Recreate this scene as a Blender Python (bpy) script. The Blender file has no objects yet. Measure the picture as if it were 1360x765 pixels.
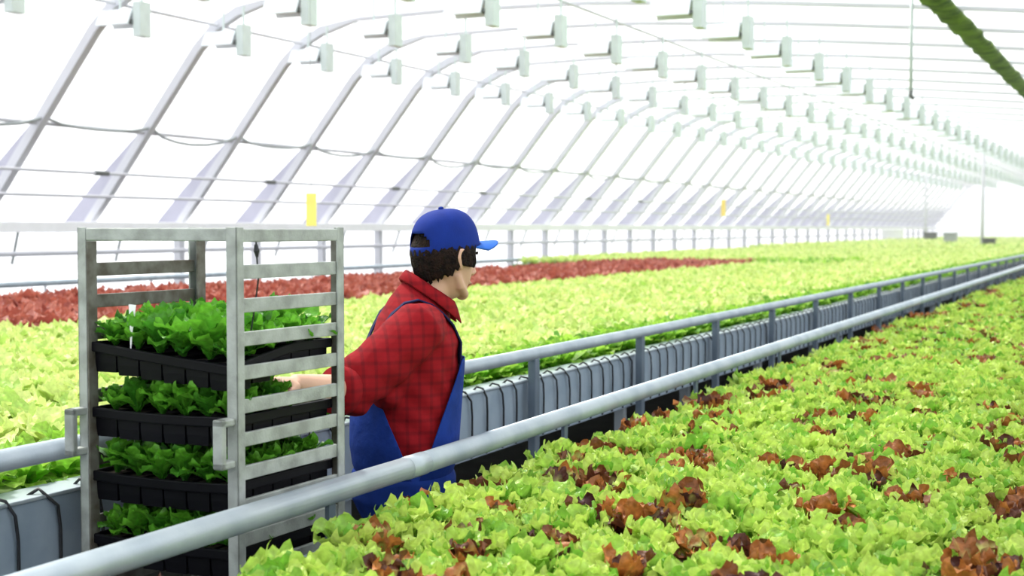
import bpy, bmesh, math, random
import numpy as np
from mathutils import Vector, Matrix

random.seed(7)
rng = np.random.default_rng(11)
S = bpy.context.scene
COL = S.collection
PI = math.pi

# ------------------------------------------------------------------ camera
CAM_H = 1.65
YAW = math.radians(24.48)
PITCH = math.radians(2.41)
cd = bpy.data.cameras.new('camera')
cam = bpy.data.objects.new('camera', cd)
COL.objects.link(cam)
cam.location = (0, 0, CAM_H)
cam.rotation_euler = (PI / 2 - PITCH, 0, YAW)
cd.sensor_width = 36.0
cd.lens = 50.0
cd.clip_end = 400
cd.dof.use_dof = True
cd.dof.focus_distance = 4.1
cd.dof.aperture_fstop = 4.5
S.camera = cam

# ------------------------------------------------------------------ light
w = bpy.data.worlds.new('world')
S.world = w
w.use_nodes = True
bg = w.node_tree.nodes['Background']
bg.inputs[0].default_value = (0.93, 0.97, 1.0, 1)
bg.inputs[1].default_value = 1.55
sd = bpy.data.lights.new('sun', 'SUN')
sd.energy = 7.0
sd.angle = math.radians(9)
sd.color = (1.0, 0.96, 0.87)
sun = bpy.data.objects.new('sun', sd)
COL.objects.link(sun)
sun.rotation_euler = Vector((0.50, -0.22, -0.84)).to_track_quat('-Z', 'Y').to_euler()
S.view_settings.view_transform = 'Standard'
S.view_settings.look = 'None'
S.view_settings.gamma = 1.0
S.view_settings.use_curve_mapping = False
S.view_settings.exposure = 0.05
HAZE = 0.006
S.cycles.use_denoising = True
S.cycles.max_bounces = 8
S.cycles.transparent_max_bounces = 12
S.cycles.sample_clamp_indirect = 6


# ------------------------------------------------------------------ materials
def mat(name, col, rough=0.6, metal=0.0, noise=0.0, nscale=8.0, col2=None, bump=0.0, bscale=40.0, spec=0.5, detail=4):
    m = bpy.data.materials.new(name)
    m.use_nodes = True
    nt = m.node_tree
    p = nt.nodes['Principled BSDF']
    p.inputs['Roughness'].default_value = rough
    p.inputs['Metallic'].default_value = metal
    p.inputs['Specular IOR Level'].default_value = spec
    p.inputs['Base Color'].default_value = (*col, 1)
    tc = nt.nodes.new('ShaderNodeTexCoord')
    if noise > 0 or col2:
        n = nt.nodes.new('ShaderNodeTexNoise')
        n.inputs['Scale'].default_value = nscale
        n.inputs['Detail'].default_value = detail
        nt.links.new(tc.outputs['Object'], n.inputs['Vector'])
        r = nt.nodes.new('ShaderNodeValToRGB')
        c2 = col2 if col2 else tuple(c * (1 - noise) for c in col)
        r.color_ramp.elements[0].color = (*c2, 1)
        r.color_ramp.elements[1].color = (*col, 1)
        r.color_ramp.elements[0].position = 0.35
        r.color_ramp.elements[1].position = 0.62
        nt.links.new(n.outputs['Fac'], r.inputs[0])
        nt.links.new(r.outputs[0], p.inputs['Base Color'])
    if bump > 0:
        n2 = nt.nodes.new('ShaderNodeTexNoise')
        n2.inputs['Scale'].default_value = bscale
        n2.inputs['Detail'].default_value = 5
        nt.links.new(tc.outputs['Object'], n2.inputs['Vector'])
        b = nt.nodes.new('ShaderNodeBump')
        b.inputs['Strength'].default_value = bump
        b.inputs['Distance'].default_value = 0.02
        nt.links.new(n2.outputs['Fac'], b.inputs['Height'])
        nt.links.new(b.outputs[0], p.inputs['Normal'])
    return m


def glazing(name, transp, tint):
    m = bpy.data.materials.new(name)
    m.use_nodes = True
    nt = m.node_tree
    for n in list(nt.nodes):
        nt.nodes.remove(n)
    o = nt.nodes.new('ShaderNodeOutputMaterial')
    t = nt.nodes.new('ShaderNodeBsdfTransparent')
    t.inputs[0].default_value = (1, 1, 1, 1)
    d = nt.nodes.new('ShaderNodeBsdfTranslucent')
    d.inputs[0].default_value = (*tint, 1)
    f = nt.nodes.new('ShaderNodeBsdfDiffuse')
    f.inputs[0].default_value = (*tint, 1)
    m1 = nt.nodes.new('ShaderNodeMixShader')
    m1.inputs[0].default_value = 0.35
    nt.links.new(d.outputs[0], m1.inputs[1])
    nt.links.new(f.outputs[0], m1.inputs[2])
    m2 = nt.nodes.new('ShaderNodeMixShader')
    m2.inputs[0].default_value = transp
    nt.links.new(m1.outputs[0], m2.inputs[1])
    nt.links.new(t.outputs[0], m2.inputs[2])
    nt.links.new(m2.outputs[0], o.inputs[0])
    return m


def leafmat(name, base, tip, dark, red=None, redamt=0.0, transl=0.35, rough=0.45, mottle=0.62):
    """leaf colour by place on the leaf (attribute leaf: r = along, g = across, b = random per leaf, a = random per plant)"""
    m = bpy.data.materials.new(name)
    m.use_nodes = True
    nt = m.node_tree
    L = nt.links.new
    p = nt.nodes['Principled BSDF']
    out = nt.nodes['Material Output']
    at = nt.nodes.new('ShaderNodeAttribute')
    at.attribute_name = 'leaf'
    sp = nt.nodes.new('ShaderNodeSeparateColor')
    L(at.outputs['Color'], sp.inputs[0])
    oi = nt.nodes.new('ShaderNodeObjectInfo')
    tc = nt.nodes.new('ShaderNodeTexCoord')
    nz = nt.nodes.new('ShaderNodeTexNoise')
    nz.inputs['Scale'].default_value = 28
    L(tc.outputs['Object'], nz.inputs['Vector'])
    r = nt.nodes.new('ShaderNodeValToRGB')
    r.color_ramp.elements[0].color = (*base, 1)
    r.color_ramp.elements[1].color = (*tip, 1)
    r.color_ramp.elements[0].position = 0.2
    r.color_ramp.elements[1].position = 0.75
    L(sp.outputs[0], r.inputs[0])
    # per leaf / plant random mix toward dark
    ad = nt.nodes.new('ShaderNodeMath'); ad.operation = 'ADD'
    L(sp.outputs[2], ad.inputs[0]); L(at.outputs['Alpha'], ad.inputs[1])
    ad2 = nt.nodes.new('ShaderNodeMath'); ad2.operation = 'ADD'
    L(ad.outputs[0], ad2.inputs[0]); L(oi.outputs['Random'], ad2.inputs[1])
    fr = nt.nodes.new('ShaderNodeMath'); fr.operation = 'FRACT'
    L(ad2.outputs[0], fr.inputs[0])
    mr = nt.nodes.new('ShaderNodeMapRange')
    mr.inputs['From Min'].default_value = 0.45
    mr.inputs['From Max'].default_value = 1.0
    mr.inputs['To Max'].default_value = 0.9
    L(fr.outputs[0], mr.inputs[0])
    mx = nt.nodes.new('ShaderNodeMix'); mx.data_type = 'RGBA'
    L(mr.outputs[0], mx.inputs['Factor'])
    L(r.outputs[0], mx.inputs[6])
    mx.inputs[7].default_value = (*dark, 1)
    col = mx.outputs[2]
    if red:
        m2 = nt.nodes.new('ShaderNodeMath'); m2.operation = 'MULTIPLY_ADD'
        L(sp.outputs[0], m2.inputs[0]); m2.inputs[1].default_value = 0.9; m2.inputs[2].default_value = redamt - 0.95
        mb = nt.nodes.new('ShaderNodeMath'); mb.operation = 'MULTIPLY_ADD'
        L(sp.outputs[2], mb.inputs[0]); mb.inputs[1].default_value = 0.7; mb.inputs[2].default_value = -0.35
        mc = nt.nodes.new('ShaderNodeMath'); mc.operation = 'ADD'
        L(m2.outputs[0], mc.inputs[0]); L(mb.outputs[0], mc.inputs[1])
        m3 = nt.nodes.new('ShaderNodeMath'); m3.operation = 'ADD'; m3.use_clamp = True
        L(mc.outputs[0], m3.inputs[0]); L(nz.outputs['Fac'], m3.inputs[1])
        m4 = nt.nodes.new('ShaderNodeMapRange')
        m4.inputs['From Min'].default_value = 0.25; m4.inputs['From Max'].default_value = 0.6
        L(m3.outputs[0], m4.inputs[0])
        rr = nt.nodes.new('ShaderNodeValToRGB')
        rr.color_ramp.elements[0].color = (*red[0], 1)
        rr.color_ramp.elements[1].color = (*red[1], 1)
        L(fr.outputs[0], rr.inputs[0])
        mx2 = nt.nodes.new('ShaderNodeMix'); mx2.data_type = 'RGBA'
        L(m4.outputs[0], mx2.inputs['Factor'])
        L(col, mx2.inputs[6]); L(rr.outputs[0], mx2.inputs[7])
        col = mx2.outputs[2]
    # paler midrib, mottled blade
    n3 = nt.nodes.new('ShaderNodeTexNoise')
    n3.inputs['Scale'].default_value = 75
    n3.inputs['Detail'].default_value = 3
    L(tc.outputs['Object'], n3.inputs['Vector'])
    mm = nt.nodes.new('ShaderNodeMapRange')
    mm.inputs['From Min'].default_value = 0.3; mm.inputs['From Max'].default_value = 0.7
    mm.inputs['To Min'].default_value = mottle; mm.inputs['To Max'].default_value = 1.12
    L(n3.outputs['Fac'], mm.inputs[0])
    rb_ = nt.nodes.new('ShaderNodeMapRange')
    rb_.inputs['From Min'].default_value = 0.0; rb_.inputs['From Max'].default_value = 0.3
    rb_.inputs['To Min'].default_value = 1.30; rb_.inputs['To Max'].default_value = 1.0
    L(sp.outputs[1], rb_.inputs[0])
    pm = nt.nodes.new('ShaderNodeMath'); pm.operation = 'MULTIPLY'
    L(mm.outputs[0], pm.inputs[0]); L(rb_.outputs[0], pm.inputs[1])
    vm = nt.nodes.new('ShaderNodeVectorMath'); vm.operation = 'SCALE'
    L(col, vm.inputs[0]); L(pm.outputs[0], vm.inputs['Scale'])
    col = vm.outputs[0]
    bp = nt.nodes.new('ShaderNodeBump')
    bp.inputs['Strength'].default_value = 0.5
    bp.inputs['Distance'].default_value = 0.01
    L(n3.outputs['Fac'], bp.inputs['Height'])
    L(bp.outputs[0], p.inputs['Normal'])
    L(col, p.inputs['Base Color'])
    p.inputs['Roughness'].default_value = rough
    p.inputs['Specular IOR Level'].default_value = 0.35
    tr = nt.nodes.new('ShaderNodeBsdfTranslucent')
    L(col, tr.inputs[0])
    ms = nt.nodes.new('ShaderNodeMixShader')
    ms.inputs[0].default_value = transl
    L(p.outputs[0], ms.inputs[1]); L(tr.outputs[0], ms.inputs[2])
    L(ms.outputs[0], out.inputs[0])
    return m


def plaid():
    m = mat('red_plaid_cloth', (0.42, 0.012, 0.016), 0.85, bump=0.25, bscale=14, spec=0.15)
    nt = m.node_tree
    L = nt.links.new
    p = nt.nodes['Principled BSDF']
    tc = nt.nodes.new('ShaderNodeTexCoord')
    sx = nt.nodes.new('ShaderNodeSeparateXYZ')
    L(tc.outputs['Object'], sx.inputs[0])

    def band(src, freq, lo, soft):
        a = nt.nodes.new('ShaderNodeMath'); a.operation = 'MULTIPLY'; L(src, a.inputs[0]); a.inputs[1].default_value = freq
        b = nt.nodes.new('ShaderNodeMath'); b.operation = 'SINE'; L(a.outputs[0], b.inputs[0])
        c = nt.nodes.new('ShaderNodeMapRange'); c.inputs['From Min'].default_value = lo; c.inputs['From Max'].default_value = lo + soft
        L(b.outputs[0], c.inputs[0])
        return c.outputs[0]
    b1 = band(sx.outputs['Z'], 2 * PI / 0.036, 0.55, 0.3)
    b2 = band(sx.outputs['Y'], 2 * PI / 0.036, 0.55, 0.3)
    b3 = band(sx.outputs['Z'], 2 * PI / 0.012, 0.6, 0.3)
    s = nt.nodes.new('ShaderNodeMath'); s.operation = 'ADD'; L(b1, s.inputs[0]); L(b2, s.inputs[1])
    s2 = nt.nodes.new('ShaderNodeMath'); s2.operation = 'MULTIPLY_ADD'; L(b3, s2.inputs[0]); s2.inputs[1].default_value = 0.25; L(s.outputs[0], s2.inputs[2])
    s3 = nt.nodes.new('ShaderNodeMath'); s3.operation = 'MULTIPLY'; s3.use_clamp = True; L(s2.outputs[0], s3.inputs[0]); s3.inputs[1].default_value = 0.27
    mx = nt.nodes.new('ShaderNodeMix'); mx.data_type = 'RGBA'
    L(s3.outputs[0], mx.inputs['Factor'])
    mx.inputs[6].default_value = (0.25, 0.006, 0.011, 1)
    mx.inputs[7].default_value = (0.035, 0.003, 0.007, 1)
    L(mx.outputs[2], p.inputs['Base Color'])
    return m


M = dict(
    glaze=glazing('roof_glazing', 0.55, (0.96, 0.97, 1.0)),
    wallglaze=glazing('wall_glazing', 0.55, (0.97, 0.97, 1.0)),
    white=mat('white_paint', (0.85, 0.86, 0.88), 0.5, noise=0.06),
    rib=mat('pale_rib_paint', (0.55, 0.56, 0.61), 0.5, noise=0.06, nscale=3),
    ribshade=mat('lavender_rib_shade', (0.40, 0.40, 0.49), 0.6, noise=0.05),
    galv=mat('galvanised_pipe', (0.42, 0.48, 0.53), 0.42, 0.3, col2=(0.33, 0.39, 0.45), nscale=7, bump=0.05, bscale=120),
    rack=mat('weathered_galvanised_steel', (0.38, 0.41, 0.395), 0.55, 0.15, col2=(0.24, 0.26, 0.245), nscale=16, bump=0.1, bscale=150),
    rackshadedirt=mat('shaded_stained_steel', (0.15, 0.15, 0.13), 0.65, 0.1, col2=(0.07, 0.06, 0.045), nscale=22, bump=0.1),  # shade of the inner faces put into the colour, along with stains
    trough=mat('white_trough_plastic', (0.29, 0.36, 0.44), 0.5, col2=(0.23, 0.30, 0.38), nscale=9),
    tube=mat('black_rubber_tube', (0.012, 0.014, 0.018), 0.5),
    post=mat('blue_grey_post_paint', (0.12, 0.16, 0.21), 0.5, 0.2, noise=0.2),
    soil=mat('dark_growing_tray', (0.035, 0.045, 0.025), 0.9, noise=0.4, nscale=30),
    greensoil=mat('green_growing_tray', (0.16, 0.26, 0.06), 0.9, noise=0.4, nscale=20),
    floor=mat('aisle_concrete', (0.12, 0.12, 0.12), 0.85, noise=0.25, nscale=3, bump=0.1),
    tray=mat('black_tray_plastic', (0.003, 0.003, 0.005), 0.5, noise=0.2, spec=0.12),
    peat=mat('peat_plug', (0.03, 0.02, 0.012), 0.95, bump=0.5, bscale=200),
    lampwhite=mat('lamp_white_enamel', (0.62, 0.67, 0.71), 0.4, noise=0.04),
    lampplate=mat('lamp_grey_green_plate', (0.55, 0.63, 0.62), 0.5, noise=0.08),
    darkmetal=mat('dark_fitting', (0.12, 0.13, 0.13), 0.5),
    yellow=mat('yellow_trap_card', (0.95, 0.80, 0.22), 0.5, noise=0.08),
    cable=mat('grey_cable', (0.30, 0.33, 0.34), 0.5),
    shade=mat('green_shade_cloth', (0.16, 0.27, 0.035), 0.85, col2=(0.04, 0.09, 0.012), nscale=5, bump=0.4, bscale=20),
    label=mat('white_plastic_label', (0.85, 0.86, 0.88), 0.4, noise=0.04),
    skin=mat('skin', (0.66, 0.40, 0.29), 0.55, noise=0.07, nscale=12, bump=0.04, bscale=200),
    lips=mat('lips', (0.50, 0.22, 0.18), 0.5),
    eyew=mat('eye_white', (0.8, 0.8, 0.78), 0.3),
    iris=mat('dark_iris', (0.05, 0.03, 0.02), 0.2),
    hair=mat('dark_brown_hair', (0.022, 0.011, 0.008), 0.7, col2=(0.006, 0.004, 0.004), nscale=60, bump=0.8, bscale=160, spec=0.15),
    cap=mat('royal_blue_cotton', (0.004, 0.024, 0.215), 0.8, noise=0.15, nscale=20, bump=0.08, bscale=300, spec=0.2),
    brim=mat('blue_cap_brim', (0.02, 0.12, 0.50), 0.75, noise=0.1, nscale=20, spec=0.2),
    denim=mat('blue_work_cloth', (0.010, 0.038, 0.24), 0.85, noise=0.2, nscale=18, bump=0.3, bscale=18, spec=0.15),
    navy=mat('navy_strap', (0.012, 0.016, 0.07), 0.8, noise=0.15, spec=0.15),
    plaid=plaid(),
    boot=mat('black_rubber_boot', (0.02, 0.02, 0.022), 0.5),
    wheelgrey=mat('grey_castor_wheel', (0.09, 0.09, 0.10), 0.6),
    crate=mat('dark_equipment_box', (0.05, 0.06, 0.05), 0.6, noise=0.2),
)
LEAF = dict(
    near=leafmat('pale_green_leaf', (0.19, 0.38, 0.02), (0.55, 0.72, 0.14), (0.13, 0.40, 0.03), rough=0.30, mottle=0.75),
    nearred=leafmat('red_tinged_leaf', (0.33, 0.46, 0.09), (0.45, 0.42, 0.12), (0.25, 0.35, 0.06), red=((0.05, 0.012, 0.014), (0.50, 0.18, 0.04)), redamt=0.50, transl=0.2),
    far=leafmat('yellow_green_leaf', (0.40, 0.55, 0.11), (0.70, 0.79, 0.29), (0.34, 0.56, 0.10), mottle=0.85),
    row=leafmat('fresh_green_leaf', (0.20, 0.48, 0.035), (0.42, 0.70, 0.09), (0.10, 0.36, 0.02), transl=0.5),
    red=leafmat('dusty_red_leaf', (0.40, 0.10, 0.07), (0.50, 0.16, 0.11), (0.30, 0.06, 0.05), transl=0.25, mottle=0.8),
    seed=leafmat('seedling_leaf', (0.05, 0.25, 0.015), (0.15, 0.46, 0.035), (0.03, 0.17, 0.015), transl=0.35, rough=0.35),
)


# ------------------------------------------------------------------ object helpers
def link(name, me, parent=None, m=None):
    o = bpy.data.objects.new(name, me)
    COL.objects.link(o)
    if m is not None:
        me.materials.append(m)
    if parent is not None:
        o.parent = parent
    return o


def fin(name, bm, m, parent=None, smooth=False, bevel=0.0):
    bmesh.ops.recalc_face_normals(bm, faces=bm.faces)
    me = bpy.data.meshes.new(name)
    bm.to_mesh(me)
    bm.free()
    if smooth:
        me.shade_smooth() if hasattr(me, 'shade_smooth') else None
    o = link(name, me, parent, m)
    if bevel > 0:
        b = o.modifiers.new('bevel', 'BEVEL')
        b.width = bevel
        b.segments = 2
        b.limit_method = 'ANGLE'
    return o


def tag(o, label, cat, group=None, kind=None):
    o['label'] = label
    o['category'] = cat
    if group:
        o['group'] = group
    if kind:
        o['kind'] = kind
    return o


def struct(o, label=None):
    o['kind'] = 'structure'
    if label:
        o['label'] = label
    return o


def empty(name, loc=(0, 0, 0), rz=0.0):
    o = bpy.data.objects.new(name, None)
    o.empty_display_size = 0.1
    COL.objects.link(o)
    o.location = loc
    o.rotation_euler = (0, 0, rz)
    return o


def dup(root):
    r = root.copy()
    COL.objects.link(r)
    for ch in root.children:
        c = ch.copy()
        COL.objects.link(c)
        c.parent = r
        for g in ch.children:
            d = g.copy()
            COL.objects.link(d)
            d.parent = c
    return r


def box(bm, x0, x1, y0, y1, z0, z1, mtx=None):
    vs = [bm.verts.new((x, y, z)) for x in (x0, x1) for y in (y0, y1) for z in (z0, z1)]
    for f in ((0, 1, 3, 2), (4, 6, 7, 5), (0, 4, 5, 1), (2, 3, 7, 6), (0, 2, 6, 4), (1, 5, 7, 3)):
        bm.faces.new([vs[i] for i in f])
    if mtx is not None:
        for v in vs:
            v.co = mtx @ v.co
    return vs


def tube(bm, pts, r, n=12, caps=True, flat=None):
    """round (or elliptical: r a list of radii / pairs) tube along pts"""
    pts = [Vector(p) for p in pts]
    rings = []
    k = len(pts)
    prev = None
    for i, p in enumerate(pts):
        t = (pts[min(i + 1, k - 1)] - pts[max(i - 1, 0)]).normalized()
        if prev is None:
            a = Vector(flat) if flat is not None else (Vector((0, 0, 1)) if abs(t.z) < 0.9 else Vector((1, 0, 0)))
        else:
            a = prev
        a = (a - t * a.dot(t))
        if a.length < 1e-6:
            a = t.orthogonal()
        a.normalize()
        prev = a
        b = t.cross(a)
        rr = r[i] if isinstance(r, (list, tuple)) else r
        ra, rb = rr if isinstance(rr, (list, tuple)) else (rr, rr)
        rings.append([bm.verts.new(p + a * (ra * math.cos(2 * PI * j / n)) + b * (rb * math.sin(2 * PI * j / n))) for j in range(n)])
    for i in range(k - 1):
        for j in range(n):
            bm.faces.new((rings[i][j], rings[i][(j + 1) % n], rings[i + 1][(j + 1) % n], rings[i + 1][j]))
    if caps:
        bm.faces.new(list(reversed(rings[0])))
        bm.faces.new(rings[-1])
    return rings


def ribbon(bm, pts, wdir, width, thick, ndir=None):
    """flat strap along pts"""
    pts = [Vector(p) for p in pts]
    rings = []
    for i, p in enumerate(pts):
        t = (pts[min(i + 1, len(pts) - 1)] - pts[max(i - 1, 0)]).normalized()
        wv = Vector(wdir)
        wv = (wv - t * wv.dot(t)).normalized()
        n = t.cross(wv)
        rings.append([bm.verts.new(p + wv * (sx * width / 2) + n * (sn * thick / 2)) for sx, sn in ((-1, -1), (1, -1), (1, 1), (-1, 1))])
    for a, b in zip(rings, rings[1:]):
        for j in range(4):
            bm.faces.new((a[j], a[(j + 1) % 4], b[(j + 1) % 4], b[j]))
    bm.faces.new(list(reversed(rings[0])))
    bm.faces.new(rings[-1])


def baked(o):
    """turn a modifier stack into plain mesh data"""
    dg = bpy.context.evaluated_depsgraph_get()
    dg.update()
    me = bpy.data.meshes.new_from_object(o.evaluated_get(dg))
    o.modifiers.clear()
    o.data = me
    return o


def fused(name, bm, m, parent, voxel=0.006, smooth=4, factor=0.5):
    bmesh.ops.recalc_face_normals(bm, faces=bm.faces)
    me = bpy.data.meshes.new(name)
    bm.to_mesh(me)
    bm.free()
    o = link(name, me, parent, m)
    r = o.modifiers.new('r', 'REMESH')
    r.mode = 'VOXEL'
    r.voxel_size = voxel
    s = o.modifiers.new('s', 'SMOOTH')
    s.iterations = smooth
    s.factor = factor
    baked(o)
    o.data.shade_smooth()
    return o


def in_view(x, y, z, mx=0.0):
    """is the point inside the photographed view, and how deep"""
    c, s = math.cos(YAW), math.sin(YAW)
    r = x * c + y * s
    d = -x * s + y * c
    if d < 0.5:
        return None
    px = 680 + 1889 * r / d
    py = 303 - 1889 * (z - CAM_H) / d
    if -mx < px < 1360 + mx and -mx < py < 765 + mx:
        return d
    return None


# ------------------------------------------------------------------ the greenhouse
Y0, Y1 = -3.0, 90.0
PITCHY = 1.86
RIB0 = 12.48
PROFILE = [(-12.55, 1.70), (-12.14, 2.20), (-11.61, 2.86), (-11.10, 3.49), (-10.78, 3.88), (-10.50, 4.14), (-10.15, 4.31), (-9.6, 4.40),
           (-8.2, 4.43), (-6.4, 4.40), (-4.3, 4.27), (-2.6, 4.12), (-1.0, 3.96), (1.5, 3.66), (4.0, 3.2), (5.6, 2.5), (6.2, 1.7)]


def prof_z(x):
    for (xa, za), (xb, zb) in zip(PROFILE, PROFILE[1:]):
        if xa <= x <= xb:
            return za + (zb - za) * (x - xa) / (xb - xa)
    return 1.7


bm = bmesh.new()
box(bm, -13.1, 6.3, Y0, Y1, -0.12, 0.0)
struct(fin('floor', bm, M['floor']))

ys = [RIB0 + PITCHY * k for k in range(-8, 42)]
ys = [y for y in ys if Y0 < y < Y1]


def sheet(name, prof, m):
    bm = bmesh.new()
    rows = []
    for y in [Y0] + ys + [Y1]:
        rows.append([bm.verts.new((x, y, z)) for x, z in prof])
    for a, b in zip(rows, rows[1:]):
        for i in range(len(prof) - 1):
            bm.faces.new((a[i], a[i + 1], b[i + 1], b[i]))
    return fin(name, bm, m)


up = lambda lst, d: [(x, z + d) for x, z in lst]
struct(sheet('wall_left_glazing', [(-12.95, 1.70), (-12.39, 2.25), (-11.68, 2.90)] + [(x - 0.05, z + 0.05) for x, z in PROFILE[3:6]], M['wallglaze']))
struct(sheet('ceiling', [(PROFILE[5][0] - 0.05, PROFILE[5][1] + 0.05)] + up(PROFILE[6:], 0.08), M['glaze']))
bm = bmesh.new()
box(bm, -13.03, -12.95, Y0, Y1, 0.0, 1.70)
struct(fin('wall_left', bm, M['wallglaze']))
bm = bmesh.new()
box(bm, 6.22, 6.30, Y0, Y1, 0.0, 1.70)
struct(fin('wall_right', bm, M['white']))
bm = bmesh.new()
pv = [(-12.98, 0.0), (-12.95, 1.70), (-12.39, 2.25)] + PROFILE[2:] + [(6.2, 0.0)]
f1 = bm.faces.new([bm.verts.new((x, Y1 + 0.02, z)) for x, z in pv])
struct(fin('wall_back', bm, M['wallglaze']))

bm = bmesh.new()
bm.faces.new([bm.verts.new((x, Y0 - 0.02, z)) for x, z in pv])
struct(fin('wall_front', bm, M['wallglaze']))

# ribs: one bent bar each
for y in ys:
    bm = bmesh.new()
    pts = [(-12.55, y, 0.0)] + [(x, y, z) for x, z in PROFILE] + [(6.2, y, 0.0)]
    rings = []
    for i, p in enumerate(pts):
        a = Vector(pts[max(i - 1, 0)])
        b = Vector(pts[min(i + 1, len(pts) - 1)])
        t = (b - a).normalized()
        n = Vector((t.z, 0, -t.x))
        wy = 0.055 if i < 8 else 0.03
        dp = 0.11 if i < 8 else 0.045
        q = Vector(p)
        rings.append([bm.verts.new(q + Vector((0, sy * wy, 0)) + n * (sn * dp)) for sy, sn in ((-1, 0), (1, 0), (1, 1), (-1, 1))])
    for a, b in zip(rings, rings[1:]):
        for j in range(4):
            bm.faces.new((a[j], a[(j + 1) % 4], b[(j + 1) % 4], b[j]))
    bm.faces.new(list(reversed(rings[0])))
    bm.faces.new(rings[-1])
    rib_ = struct(fin('roof_rib', bm, M['rib']))
    bm = bmesh.new()
    tri = [(-11.64, 2.86), (-12.57, 1.68), (-12.92, 1.68), (-12.38, 2.22)]
    fa = [bm.verts.new((x, y - 0.015, z)) for x, z in tri]
    fb = [bm.verts.new((x, y + 0.015, z)) for x, z in tri]
    bm.faces.new(fa); bm.faces.new(list(reversed(fb)))
    for q in range(4):
        bm.faces.new((fa[q], fb[q], fb[(q + 1) % 4], fa[(q + 1) % 4]))
    fin('rib_shade_band', bm, M['ribshade'], rib_)  # plate added beside the rib, coloured as its lavender shadow band

# purlins along the wall and roof
for x, z, r in ((-11.56, 2.84, 0.025), (-10.42, 4.10, 0.02), (-6.4, 4.30, 0.018)):
    bm = bmesh.new()
    tube(bm, [(x, Y0, z), (x, Y1, z)], r, 8)
    struct(fin('purlin', bm, M['rib'], smooth=True))
bm = bmesh.new()
box(bm, -12.54, -12.28, Y0, Y1, 1.60, 1.68)
box(bm, -12.30, -12.27, Y0, Y1, 1.60, 1.73)
struct(fin('trim_1', bm, M['white'], bevel=0.008))

# braces under the ledge
for k, y in enumerate(ys[4:26]):
    bm = bmesh.new()
    tube(bm, [(-12.52, y + 0.55, 1.22), (-12.32, y + 0.45, 1.61)], 0.018, 6)
    struct(fin('ledge_brace', bm, M['cable']))

# heating pipes on the wall
for z, x, r, lab in ((2.315, -11.72, 0.019, 'upper thin pale heating pipe with dark clamps on the sloping wall'),
                     (2.035, -11.80, 0.019, 'lower thin pale heating pipe on the sloping wall above the ledge'),
                     (1.35, -12.1, 0.03, 'pale heating pipe along the low wall just under the ledge'),
                     (1.03, -11.5, 0.035, 'pale grey pipe running behind the strip of red lettuce')):
    root = empty('heating_pipe', (x, 0, z))
    tag(root, lab, 'pipe', 'heating pipes along the side wall')
    bm = bmesh.new()
    tube(bm, [(0, Y0 + 0.2, 0), (0, Y1 - 0.2, 0)], r, 10)
    fin('pipe', bm, M['galv'] if z < 1.1 else M['rib'], root, smooth=True)
    for y in ys[2:30]:
        bm = bmesh.new()
        if z > 1.6:
            xw = -12.55 + 0.81 * (z - 1.70)
            tube(bm, [(0, y, 0), (xw + 0.02 - x, y, 0)], 0.010, 6)
        elif z > 1.1:
            tube(bm, [(0, y, 0), (-12.5 - x, y, 0)], 0.012, 6)
        else:
            tube(bm, [(0, y, 0), (0, y, -z)], 0.016, 6)
        fin('bracket', bm, M['rib'], root)
    if z > 2.2:
        for y in (13.7, 17.3, 21.0, 24.4, 29.9, 33.4):
            bm = bmesh.new()
            tube(bm, [(0, y - 0.12, 0), (0, y + 0.12, 0)], 0.032, 8)
            fin('clamp', bm, M['darkmetal'], root)

# cable looped along the purlin
bm = bmesh.new()
pts = []
for k, y in enumerate(ys[:34]):
    sag = [0.05, 0.13, 0.07, 0.10][k % 4]
    for q in range(6):
        u = q / 6
        zz = 2.90 - sag * 4 * u * (1 - u) - (0.03 if q else 0)
        pts.append((-11.50 - (zz - 2.86) * -0.6, y + PITCHY * u, zz))
tube(bm, pts, 0.020, 6)
tag(fin('electric_cable', bm, M['cable'], smooth=True), 'grey cable sagging from rib to rib along the sloping side wall', 'cable')


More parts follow.
